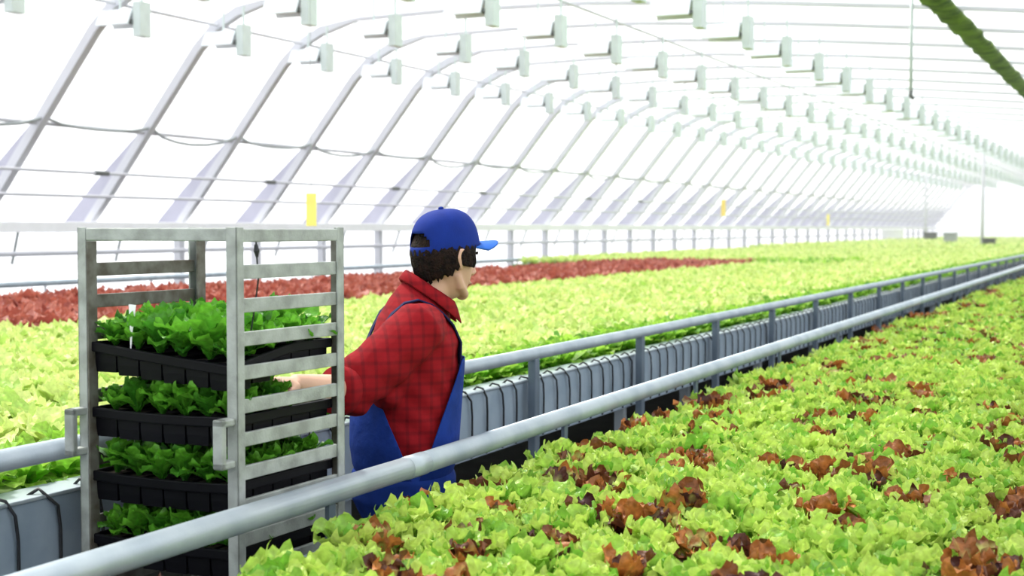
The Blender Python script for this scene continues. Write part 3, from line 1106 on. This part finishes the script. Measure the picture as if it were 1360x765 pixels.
for t in range(4):
    zs = SL[3 + 2 * t] + 0.0165         # slat top it rests on
    tr = empty('seedling_tray', (RKX, RKY, 0), RKR)
    tag(tr, 'black plastic cell tray of green seedlings, %s on the rack' % tray_names[t].replace(' in view', ''), 'tray', 'seedling trays on the rack')
    tilt = 0.050 if t == 0 else 0.0
    amt = (0.002, 0.006, 0.006, 0.004)[t]
    zf = lambda x, y=0.0: zs + 0.038 + sag(x, amt) - tilt * ((x + RW) / RW - 0.15) * max(0.0, 1 - y / 0.25)
    x0, x1 = -RW / 2 - TWX / 2, -RW / 2 + TWX / 2
    y0, y1 = 0.012, 0.012 + TDY
    # lip: skirted rim all round
    bm = bmesh.new()
    N = 14
    xs = [x0 + (x1 - x0) * i / N for i in range(N + 1)]
    for (ya, yb) in ((y0, y0 + 0.012), (y1 - 0.012, y1)):
        prev = None
        for x in xs:
            z = zf(x, ya)
            ring = [bm.verts.new((x, ya, z - 0.024)), bm.verts.new((x, yb, z - 0.024)), bm.verts.new((x, yb, z)), bm.verts.new((x, ya, z))]
            if prev:
                for j in range(4):
                    bm.faces.new((prev[j], prev[(j + 1) % 4], ring[(j + 1) % 4], ring[j]))
            else:
                bm.faces.new(ring)
            prev = ring
        bm.faces.new(prev)
    for (xa, xb) in ((x0, x0 + 0.012), (x1 - 0.012, x1)):
        prev = None
        for q in range(9):
            yq = y0 + 0.012 + (y1 - y0 - 0.024) * q / 8
            z = zf((xa + xb) / 2, yq)
            ring = [bm.verts.new((xa, yq, z - 0.024)), bm.verts.new((xb, yq, z - 0.024)), bm.verts.new((xb, yq, z)), bm.verts.new((xa, yq, z))]
            if prev:
                for j in range(4):
                    bm.faces.new((prev[j], prev[(j + 1) % 4], ring[(j + 1) % 4], ring[j]))
            else:
                bm.faces.new(ring)
            prev = ring
        bm.faces.new(prev)
    fin('rim', bm, M['tray'], tr, bevel=0.003)
    # deck with cells: one tapered pot under each opening
    cw, cdp = (TWX - 0.016) / NXC, (TDY - 0.016) / NYC
    bm = bmesh.new()
    bs = bmesh.new()
    for i in range(NXC):
        for j in range(NYC):
            cx, cy = x0 + 0.008 + cw * (i + 0.5), y0 + 0.008 + cdp * (j + 0.5)
            z = zf(cx, cy) - 0.004
            lv = []
            for (k, dz) in ((0.495, 0), (0.47, -0.006), (0.46, -0.042), (0.43, -0.066)):
                lv.append([bm.verts.new((cx + sx * cw * k, cy + sy * cdp * k, z + dz)) for sx, sy in ((-1, -1), (1, -1), (1, 1), (-1, 1))])
            for a_, b_ in zip(lv, lv[1:]):
                for q in range(4):
                    bm.faces.new((a_[q], a_[(q + 1) % 4], b_[(q + 1) % 4], b_[q]))
            bm.faces.new(lv[-1])
            box(bs, cx - cw * 0.44, cx + cw * 0.44, cy - cdp * 0.44, cy + cdp * 0.44, z - 0.012, z - 0.004)
    fin('cells', bm, M['tray'], tr, bevel=0.0)
    fin('peat', bs, M['peat'], tr)
    k = 0
    for i in range(NXC):
        for j in range(NYC):
            cx, cy = x0 + 0.008 + cw * (i + 0.5), y0 + 0.008 + cdp * (j + 0.5)
            if t == 1 and j >= 3 and i >= NXC - 2:
                continue
            o = bpy.data.objects.new('lettuce_seedling', meSeed[(i * 5 + j * 3 + t) % len(meSeed)])
            COL.objects.link(o)
            s = random.uniform(0.92, 1.15) * (1.2 if t == 0 else 1.12) * (0.78 if i in (0, NXC - 1) else 1.0)
            o.matrix_world = MR @ Matrix.Translation((cx + random.uniform(-.006, .006), cy + random.uniform(-.006, .006), zf(cx, cy) - 0.010)) @ Matrix.Rotation(random.uniform(0, 6.28), 4, 'Z') @ Matrix.Rotation(random.gauss(0, 0.1), 4, 'X') @ Matrix.Diagonal((s, s, s, 1))
            tag(o, 'green lettuce seedling growing in the %s of the rack' % tray_names[t].replace(' in view', ''), 'seedling', 'seedlings in the %s' % tray_names[t].replace(' in view', ''))
            k += 1
    if t == 0:
        bm = bmesh.new()
        cx, cy = x0 + 0.112, y0 + 0.022
        z = zf(cx, cy) - 0.012
        prof = [(-0.001, 0), (0.001, 0), (0.004, 0.05), (0.011, 0.115), (-0.011, 0.115), (-0.004, 0.05)]
        fr = [bm.verts.new((px_, -0.0008, pz)) for px_, pz in prof]
        bk = [bm.verts.new((px_, 0.0008, pz)) for px_, pz in prof]
        bm.faces.new(fr); bm.faces.new(list(reversed(bk)))
        for q in range(6):
            bm.faces.new((fr[q], fr[(q + 1) % 6], bk[(q + 1) % 6], bk[q]))
        o = fin('plant_label', bm, M['label'])
        o.matrix_world = MR @ Matrix.Translation((cx, cy, z)) @ Matrix.Rotation(0.06, 4, 'Y')
        tag(o, 'white plastic plant label stuck in the topmost seedling tray', 'plant label')

# ------------------------------------------------------------------ the worker
WK = empty('person', (-2.05, 3.80, 0), math.radians(-50.4))
tag(WK, 'person in blue cap, red plaid shirt and blue overalls reaching back to rack', 'person')


def torso(bm, rings, n=28, cap=True):
    R = []
    for (z, cx, cy, ra, rb, *tl) in rings:
        k = tl[0] if tl else 0.0
        R.append([bm.verts.new((cx + ra * math.cos(2 * PI * j / n), cy + rb * math.sin(2 * PI * j / n), z - k * rb * math.sin(2 * PI * j / n))) for j in range(n)])
    for a, b in zip(R, R[1:]):
        for j in range(n):
            bm.faces.new((a[j], a[(j + 1) % n], b[(j + 1) % n], b[j]))
    if cap:
        bm.faces.new(list(reversed(R[0])))
        bm.faces.new(R[-1])
    return R


HEAD = Matrix.Translation((0.0, 0.092, 1.560)) @ Matrix.Rotation(math.radians(25), 4, 'Z') @ Matrix.Rotation(math.radians(-9), 4, 'X') @ Matrix.Diagonal((1.06, 1.06, 1.08, 1))


def ellipsoid(bm, c, r, mtx=None, seg=20, ring=14):
    vs = bmesh.ops.create_uvsphere(bm, u_segments=seg, v_segments=ring, radius=1.0)['verts']
    for v in vs:
        v.co = Vector((c[0] + v.co.x * r[0], c[1] + v.co.y * r[1], c[2] + v.co.z * r[2]))
        if mtx is not None:
            v.co = mtx @ v.co
    return vs


def head_shape(bm):
    vs = bmesh.ops.create_uvsphere(bm, u_segments=40, v_segments=28, radius=1.0)['verts']
    for v in vs:
        x, y, z = v.co
        zz = z * 0.116
        rx, ry = 0.074, 0.096
        if z < 0:
            t = -z
            rx *= 1 - 0.16 * t
            # face stays forward down to the chin, skull tucks in at the nape
            if y > 0:
                ry = 0.092
                yy = y * ry + 0.020 * t
            else:
                yy = y * ry * (1 - 0.42 * t) + 0.030 * t
        else:
            yy = y * ry - 0.004
        xx = x * rx
        # flatten the face a little, set eye sockets
        if y > 0.55:
            yy -= 0.012 * (y - 0.55) / 0.45
            d = math.hypot((abs(xx) - 0.032) / 0.018, (zz - 0.004) / 0.014)
            if d < 1.3:
                yy -= 0.010 * (1 - d / 1.3)
            if zz > 0.016 and zz < 0.034:
                yy += 0.004
        v.co = HEAD @ Vector((xx, yy, zz))
    # nose
    tube(bm, [HEAD @ Vector(p) for p in ((0, 0.084, 0.010), (0, 0.096, -0.008), (0, 0.106, -0.026), (0, 0.098, -0.036))], [0.006, 0.009, 0.013, 0.008], 10)
    for s in (-1, 1):
        ellipsoid(bm, (s * 0.010, 0.094, -0.031), (0.008, 0.010, 0.007), HEAD, 10, 8)
    # chin and jaw
    ellipsoid(bm, (0, 0.076, -0.094), (0.021, 0.019, 0.018), HEAD, 14, 10)
    for s in (-1, 1):
        tube(bm, [HEAD @ Vector(p) for p in ((s * 0.062, 0.0, -0.045), (s * 0.052, 0.025, -0.076), (s * 0.022, 0.070, -0.096))], [0.012, 0.014, 0.013], 10)
    # mouth
    tube(bm, [HEAD @ Vector(p) for p in ((-0.024, 0.084, -0.060), (0, 0.094, -0.058), (0.024, 0.084, -0.060))], [0.005, 0.008, 0.005], 8)
    # ears
    for s in (-1, 1):
        tube(bm, [HEAD @ Vector(p) for p in ((s * 0.073, 0.004, -0.030), (s * 0.080, -0.006, -0.022), (s * 0.086, -0.018, 0.0), (s * 0.087, -0.016, 0.020), (s * 0.081, -0.002, 0.026), (s * 0.074, 0.008, 0.014))], [0.008, 0.008, 0.007, 0.007, 0.007, 0.006], 8)
        ellipsoid(bm, (s * 0.077, -0.004, -0.002), (0.006, 0.014, 0.024), HEAD, 10, 8)


def hand(bm, wrist, fdir, palm_n, side, curl, s=1.0):
    """wrist point, direction of the fingers, palm normal (towards what it holds), side = direction of the thumb"""
    w_ = Vector(wrist)
    f = Vector(fdir).normalized()
    n = Vector(palm_n)
    n = (n - f * n.dot(f)).normalized()
    sd_ = f.cross(n)
    if sd_.dot(Vector(side)) < 0:
        sd_ = -sd_
    # palm
    tube(bm, [w_ - f * 0.02, w_ + f * 0.005, w_ + f * 0.045, w_ + f * 0.085], [(0.021, 0.027), (0.019, 0.028), (0.017, 0.039), (0.013, 0.041)], 14, flat=n)
    lens = (0.070, 0.078, 0.072, 0.056)
    for k in range(4):
        off = (0.030 - 0.020 * k) * s
        base = w_ + f * (0.078 - 0.004 * abs(k - 1)) + sd_ * off
        p = base
        pts = [base - f * 0.02, base]
        ang = 0.0
        for q, fr in enumerate((0.45, 0.31, 0.24)):
            ang += curl[q] * (1 + 0.06 * k)
            d = f * math.cos(ang) + n * math.sin(ang)
            p = p + d * lens[k] * fr
            pts.append(p)
        tube(bm, pts, [0.0095, 0.0095, 0.0088, 0.0080, 0.0062], 10)
    b = w_ + f * 0.022 + sd_ * 0.026
    pts = [b - sd_ * 0.012, b + sd_ * 0.014 + f * 0.014 + n * 0.008, b + sd_ * 0.020 + f * 0.042 + n * 0.022, b + sd_ * 0.014 + f * 0.062 + n * 0.034]
    tube(bm, pts, [0.014, 0.0125, 0.0105, 0.0075], 10)


SH_R, EL_R, WR_R = Vector((0.165, -0.025, 1.360)), Vector((0.230, -0.238, 1.185)), Vector((0.405, -0.415, 1.232))
SH_L, EL_L, WR_L = Vector((-0.162, 0.0, 1.358)), Vector((-0.245, -0.03, 1.10)), Vector((-0.235, 0.085, 0.88))
bm = bmesh.new()
torso(bm, [(0.86, 0, -0.035, 0.15, 0.10), (1.0, 0, -0.035, 0.14, 0.09), (1.2, 0, -0.02, 0.15, 0.10), (1.33, 0, -0.005, 0.15, 0.09), (1.41, 0, 0.01, 0.09, 0.065), (1.44, 0, 0.02, 0.065, 0.06)])
tube(bm, [(0, 0.010, 1.37), (0, 0.040, 1.44), (0, 0.066, 1.50), (0, 0.080, 1.55)], [(0.064, 0.066), (0.057, 0.058), (0.054, 0.056), (0.056, 0.062)], 18)
head_shape(bm)
tube(bm, [SH_R, SH_R.lerp(EL_R, 0.5), EL_R], [0.052, 0.047, 0.040], 14)
tube(bm, [EL_R, EL_R.lerp(WR_R, 0.3), EL_R.lerp(WR_R, 0.75), WR_R], [0.040, 0.043, 0.033, 0.027], 14)
tube(bm, [SH_L, SH_L.lerp(EL_L, 0.5), EL_L], [0.052, 0.047, 0.040], 14)
tube(bm, [EL_L, EL_L.lerp(WR_L, 0.3), EL_L.lerp(WR_L, 0.75), WR_L], [0.040, 0.043, 0.033, 0.027], 14)
hand(bm, WR_R, (WR_R - EL_R) + Vector((0, 0, -0.01)), (0, 0, -1), (0.4, 0.9, 0.2), (0.55, 0.85, 0.5))
hand(bm, WR_L, (0.02, 0.35, -0.95), (1, 0.1, 0), (0, 1, 0), (0.3, 0.4, 0.3))
for s in (-1, 1):
    tube(bm, [(s * 0.085, -0.035, 0.88), (s * 0.095, -0.02, 0.50), (s * 0.10, -0.045, 0.10), (s * 0.10, -0.045, 0.05)], [0.075, 0.055, 0.036, 0.036], 14)
    tube(bm, [(s * 0.10, -0.07, 0.045), (s * 0.105, 0.02, 0.045), (s * 0.115, 0.12, 0.03)], [(0.035, 0.035), (0.033, 0.040), (0.02, 0.035)], 12)
body = fused('body', bm, M['skin'], WK, 0.0045, 6, 0.5)

# eyes, brows, lips
for s in (-1, 1):
    bm = bmesh.new()
    ellipsoid(bm, (s * 0.032, 0.072, 0.003), (0.0115, 0.0115, 0.0070), HEAD, 14, 10)
    e = fin('eye', bm, M['eyew'], WK, smooth=True)
    bm = bmesh.new()
    ellipsoid(bm, (s * 0.032, 0.0825, 0.003), (0.0048, 0.0025, 0.0045), HEAD, 12, 8)
    fin('iris', bm, M['iris'], e, smooth=True)
    bm = bmesh.new()
    tube(bm, [HEAD @ Vector(p) for p in ((s * 0.016, 0.089, 0.022), (s * 0.034, 0.086, 0.027), (s * 0.052, 0.073, 0.022))], [0.003, 0.004, 0.002], 8)
    fin('eyebrow', bm, M['hair'], WK)
bm = bmesh.new()
tube(bm, [HEAD @ Vector(p) for p in ((-0.020, 0.091, -0.061), (0, 0.1015, -0.059), (0.020, 0.091, -0.061))], [0.002, 0.0045, 0.002], 8)
fin('lips', bm, M['lips'], WK, smooth=True)

# hair: a cap of hair round the back and sides, below the cap, with ragged locks
bm = bmesh.new()
n, mrow = 56, 12
G = []
for i in range(mrow + 1):
    row = []
    for j in range(n + 1):
        th_ = math.radians(62) + (2 * PI - 2 * math.radians(62)) * j / n      # angle from the front, over the back
        side = abs(math.cos(th_ / 2 - PI / 2)) if False else abs(math.sin(th_))
        back = max(0.0, -math.cos(th_))
        zlow = -0.020 - 0.058 * back ** 0.7 + 0.006 * math.sin(j * 2.7) + 0.004 * math.sin(j * 5.1)
        if back < 0.12:
            zlow = -0.020 + 0.006 * math.sin(j * 3.1)
        ztop = 0.062
        z = ztop + (zlow - ztop) * i / mrow
        k = math.sqrt(max(0.05, 1 - (z / 0.125) ** 2))
        low = max(0.0, -z / 0.08)
        rx, ry = 0.082 * k + 0.004, 0.103 * k + 0.003
        rx *= 1 - 0.06 * low
        ry *= 1 - 0.10 * low
        b_ = 0.003 * math.sin(j * 1.9 + i * 0.8) * (i / mrow)
        row.append(bm.verts.new(HEAD @ Vector((math.sin(th_) * (rx + b_), math.cos(th_) * (ry + b_) - 0.002 + 0.012 * low, z))))
    G.append(row)
for a, b in zip(G, G[1:]):
    for j in range(n):
        bm.faces.new((a[j], a[j + 1], b[j + 1], b[j]))
hr = fin('hair', bm, M['hair'], WK, smooth=True)
so = hr.modifiers.new('s', 'SOLIDIFY')
so.thickness = 0.012
so.offset = -0.5

# cap: crown with rear opening and strap, brim, button
CAPM = HEAD @ Matrix.Translation((0, -0.004, 0.021)) @ Matrix.Rotation(math.radians(17), 4, 'X')
bm = bmesh.new()
n, mrow = 64, 18
G = []
for i in range(mrow + 1):
    ph = (PI / 2) * i / mrow
    row = []
    for j in range(n):
        t_ = 2 * PI * j / n
        cz = math.sin(ph) ** 0.92
        cr = math.cos(ph) ** 0.72
        fr = max(0, math.cos(t_))
        seam = 1 - 0.006 * (abs(math.sin(3 * t_)) < 0.12)
        row.append(bm.verts.new(CAPM @ Vector((0.0865 * cr * math.sin(t_) * seam, (0.108 + 0.004 * fr * math.sin(2 * ph)) * cr * math.cos(t_) * seam, 0.000 + 0.116 * cz))) if i < mrow else None)
    G.append(row)
topv = bm.verts.new(CAPM @ Vector((0, 0, 0.118)))
for i in range(mrow - 1):
    zmid = (i + 0.5) / mrow
    for j in range(n):
        dj = abs(((j + 0.5) / n - 0.5) * 360)
        if 2 <= i < 6 and (dj / 34) ** 2 + ((i - 2) / 4.0) ** 2 < 1:
            continue
        bm.faces.new((G[i][j], G[i][(j + 1) % n], G[i + 1][(j + 1) % n], G[i + 1][j]))
for j in range(n):
    bm.faces.new((G[mrow - 1][j], G[mrow - 1][(j + 1) % n], topv))
cr_ = fin('cap', bm, M['cap'], WK, smooth=True)
so = cr_.modifiers.new('s', 'SOLIDIFY')
so.thickness = 0.003
bm = bmesh.new()
ellipsoid(bm, (0, 0, 0.119), (0.008, 0.008, 0.005), CAPM, 12, 8)
fin('button', bm, M['cap'], cr_, smooth=True)
bm = bmesh.new()
R_ = []
for i in range(9):
    u = i / 8
    row = []
    for j in range(25):
        t_ = math.radians(-62 + 124 * j / 24)
        ext = 0.072 * u * math.cos(t_ * 0.95) ** 0.7
        x = (0.087 + 0.002 * u) * math.sin(t_)
        y = 0.1095 * math.cos(t_) + ext
        z = 0.004 - 0.020 * (math.sin(t_) ** 2) * (0.4 + 0.6 * u) - 0.006 * u + 0.004
        row.append(bm.verts.new(CAPM @ Vector((x, y, z))))
    R_.append(row)
for a, b in zip(R_, R_[1:]):
    for j in range(24):
        bm.faces.new((a[j], a[j + 1], b[j + 1], b[j]))
br = fin('brim', bm, M['brim'], cr_, smooth=True)
so = br.modifiers.new('s', 'SOLIDIFY')
so.thickness = 0.004

# shirt: torso and sleeves fused, plus collar
shirt_r = [(0.885, 0, -0.04, 0.160, 0.115), (0.93, 0, -0.04, 0.180, 0.134), (1.0, 0, -0.038, 0.190, 0.146), (1.08, 0, -0.034, 0.186, 0.148), (1.16, 0, -0.026, 0.184, 0.146),
           (1.24, 0, -0.016, 0.188, 0.142), (1.31, 0, -0.006, 0.190, 0.134), (1.36, 0, 0.002, 0.168, 0.115, 0.2), (1.40, 0, 0.014, 0.125, 0.092, 0.45), (1.425, 0, 0.026, 0.088, 0.078, 0.65), (1.445, 0, 0.034, 0.070, 0.068, 0.7)]
bm = bmesh.new()
torso(bm, shirt_r, 36)
tube(bm, [SH_R + Vector((-0.05, 0.02, -0.01)), SH_R, SH_R.lerp(EL_R, 0.4), SH_R.lerp(EL_R, 0.8), EL_R + Vector((-0.003, -0.004, -0.004)), EL_R.lerp(WR_R, 0.16)], [0.080, 0.080, 0.080, 0.078, 0.074, 0.066], 20)
# drape hanging under the raised arm
tube(bm, [SH_R.lerp(EL_R, 0.25) + Vector((-0.03, 0.0, -0.06)), SH_R.lerp(EL_R, 0.6) + Vector((-0.045, 0.03, -0.09)), Vector((0.125, -0.10, 1.15)), Vector((0.09, -0.06, 1.08))], [0.06, 0.055, 0.05, 0.04], 14)
tube(bm, [SH_L + Vector((0.05, 0, 0)), SH_L, SH_L.lerp(EL_L, 0.5), EL_L, EL_L.lerp(WR_L, 0.2)], [0.070, 0.070, 0.066, 0.062, 0.058], 20)
shirt = fused('shirt', bm, M['plaid'], WK, 0.006, 5, 0.5)
# folds: real displacement
me = shirt.data
co = np.zeros(len(me.vertices) * 3, np.float32)
me.vertices.foreach_get('co', co)
no = np.zeros(len(me.vertices) * 3, np.float32)
me.vertices.foreach_get('normal', no)
co = co.reshape(-1, 3); no = no.reshape(-1, 3)
f_ = np.sin((co[:, 2] * 1.0 + co[:, 1] * 0.9) * 62 + np.sin(co[:, 0] * 22) * 1.6 + np.sin(co[:, 2] * 17)) * 0.5 + np.sin((co[:, 2] * 0.7 - co[:, 1] * 1.2 + co[:, 0] * 0.5) * 44 + np.sin(co[:, 2] * 25)) * 0.5
amp = 0.0055 * np.clip((1.42 - co[:, 2]) / 0.15, 0.15, 1)
co += no * (f_ * amp)[:, None]
me.vertices.foreach_set('co', co.ravel())
me.update()
# collar: a stand that wraps the neck and folds down
bm = bmesh.new()
prof = [(0.064, 0.000), (0.066, 0.030), (0.070, 0.034), (0.078, 0.020), (0.090, -0.006), (0.087, -0.010), (0.074, 0.012)]
n = 36
Rg = []
for j in range(n + 1):
    t_ = math.radians(22) + (2 * PI - math.radians(44)) * j / n
    fr = max(0.0, math.cos(t_))
    Rg.append([bm.verts.new(Vector((r * math.sin(t_), 0.040 + r * 1.02 * math.cos(t_) + 0.010 * fr, 1.440 + z - 0.72 * (r * math.cos(t_)) - 0.012 * fr * (r > 0.08)))) for r, z in prof])
for a, b in zip(Rg, Rg[1:]):
    for q in range(len(prof)):
        bm.faces.new((a[q], a[(q + 1) % len(prof)], b[(q + 1) % len(prof)], b[q]))
bm.faces.new(Rg[0]); bm.faces.new(list(reversed(Rg[-1])))
fin('collar', bm, M['plaid'], shirt, smooth=True)
# rolled cuffs
for (E, W_) in ((EL_R, WR_R), (EL_L, WR_L)):
    bm = bmesh.new()
    d = (W_ - E).normalized()
    c0 = E.lerp(W_, 0.10)
    tube(bm, [c0, c0 + d * 0.008, c0 + d * 0.040, c0 + d * 0.048], [0.062, 0.070, 0.069, 0.064], 20)
    fin('cuff', bm, M['plaid'], shirt, smooth=True)

# overalls: seat, legs, high back, bib
bm = bmesh.new()
tube(bm, [(0, -0.04, 0.925), (0, -0.04, 0.905), (0, -0.042, 0.84), (0, -0.04, 0.78)], [(0.150, 0.184), (0.158, 0.198), (0.158, 0.196), (0.130, 0.170)], 28, flat=(0, 1, 0))
for s in (-1, 1):
    tube(bm, [(s * 0.085, -0.04, 0.86), (s * 0.095, -0.035, 0.70), (s * 0.10, -0.03, 0.48), (s * 0.105, -0.045, 0.25), (s * 0.105, -0.045, 0.09)], [0.105, 0.098, 0.080, 0.072, 0.074], 20)
ov = fused('overalls', bm, M['denim'], WK, 0.007, 4, 0.5)


def zlim(t_):
    """how high the overalls reach round the body, t_ from the wearer's right side (0) to the front (90 deg)"""
    s_ = math.sin(t_)
    if s_ > 0:
        return 0.90 + 0.36 * min(1, max(0, (s_ - 0.06) / 0.78)) ** 0.9
    return 0.90 + 0.30 * min(1, max(0, (-s_ - 0.06) / 0.78)) ** 0.9


bm = bmesh.new()
n = 72
rows_ = []
zs_ = np.linspace(0.86, 1.27, 22)
sz = [r[0] for r in shirt_r]
for z in zs_:
    cy = np.interp(z, sz, [r[2] for r in shirt_r]); ra = np.interp(z, sz, [r[3] for r in shirt_r]); rb = np.interp(z, sz, [r[4] for r in shirt_r])
    g = 0.013
    rows_.append([(ra + g, rb + g, cy, z)] * n)
V_ = []
for k, row in enumerate(rows_):
    rr = []
    for j in range(n):
        t_ = 2 * PI * j / n
        ra, rb, cy, z = row[j]
        z2 = min(z, zlim(t_))
        ra = np.interp(z2, sz, [r[3] for r in shirt_r]) + 0.019
        rb = np.interp(z2, sz, [r[4] for r in shirt_r]) + 0.019
        cy = np.interp(z2, sz, [r[2] for r in shirt_r])
        rr.append(bm.verts.new((ra * math.cos(t_), cy + rb * math.sin(t_), z2)))
    V_.append(rr)
for a, b in zip(V_, V_[1:]):
    for j in range(n):
        vs = (a[j], a[(j + 1) % n], b[(j + 1) % n], b[j])
        if max((vs[0].co - vs[3].co).length, (vs[1].co - vs[2].co).length) > 1e-5:
            bm.faces.new(vs)
bmesh.ops.remove_doubles(bm, verts=bm.verts, dist=1e-5)
bib = fin('bib', bm, M['denim'], ov, smooth=True)
so = bib.modifiers.new('s', 'SOLIDIFY')
so.thickness = 0.004
from mathutils.bvhtree import BVHTree
bms = bmesh.new()
bms.from_mesh(shirt.data)
TREE = BVHTree.FromBMesh(bms)
bms.free()
for s in (-1, 1):
    raw = [(s * 0.045, -0.20, 1.17), (s * 0.055, -0.20, 1.23), (s * 0.066, -0.20, 1.29), (s * 0.078, -0.18, 1.36), (s * 0.088, -0.14, 1.43), (s * 0.094, -0.08, 1.48), (s * 0.098, -0.02, 1.50), (s * 0.100, 0.04, 1.49), (s * 0.098, 0.10, 1.45), (s * 0.094, 0.15, 1.38), (s * 0.090, 0.17, 1.31), (s * 0.085, 0.17, 1.24)]
    pts = []
    for p in raw:
        tgt = Vector((p[0] * 0.9, 0.0, min(p[2], 1.33)))
        h = TREE.ray_cast(Vector(p), (tgt - Vector(p)).normalized())
        q = h[0] + h[1] * 0.005 if h[0] is not None else Vector(p)
        pts.append(q)
    sm = [pts[0]] + [(a + b * 2 + c) / 4 for a, b, c in zip(pts, pts[1:], pts[2:])] + [pts[-1]]
    sm = [a if a.z > b.z else b for a, b in zip(sm, pts)]
    bm = bmesh.new()
    ribbon(bm, sm, (1, 0.0, 0), 0.034, 0.005)
    fin('strap', bm, M['navy'], ov, bevel=0.001)
for s in (-1, 1):
    bm = bmesh.new()
    tube(bm, [(s * 0.105, -0.045, 0.26), (s * 0.105, -0.045, 0.10), (s * 0.105, -0.042, 0.05)], [0.058, 0.055, 0.05], 18)
    tube(bm, [(s * 0.105, -0.09, 0.045), (s * 0.107, 0.0, 0.05), (s * 0.113, 0.09, 0.042), (s * 0.117, 0.145, 0.032)], [(0.045, 0.042), (0.05, 0.048), (0.042, 0.048), (0.026, 0.036)], 16)
    b = fused('boot', bm, M['boot'], WK, 0.006, 3)
    mn = min(v.co.z for v in b.data.vertices)
    for v in b.data.vertices:
        v.co.z = max(0.0, v.co.z - max(0, 0)) if v.co.z > 0 else 0.0
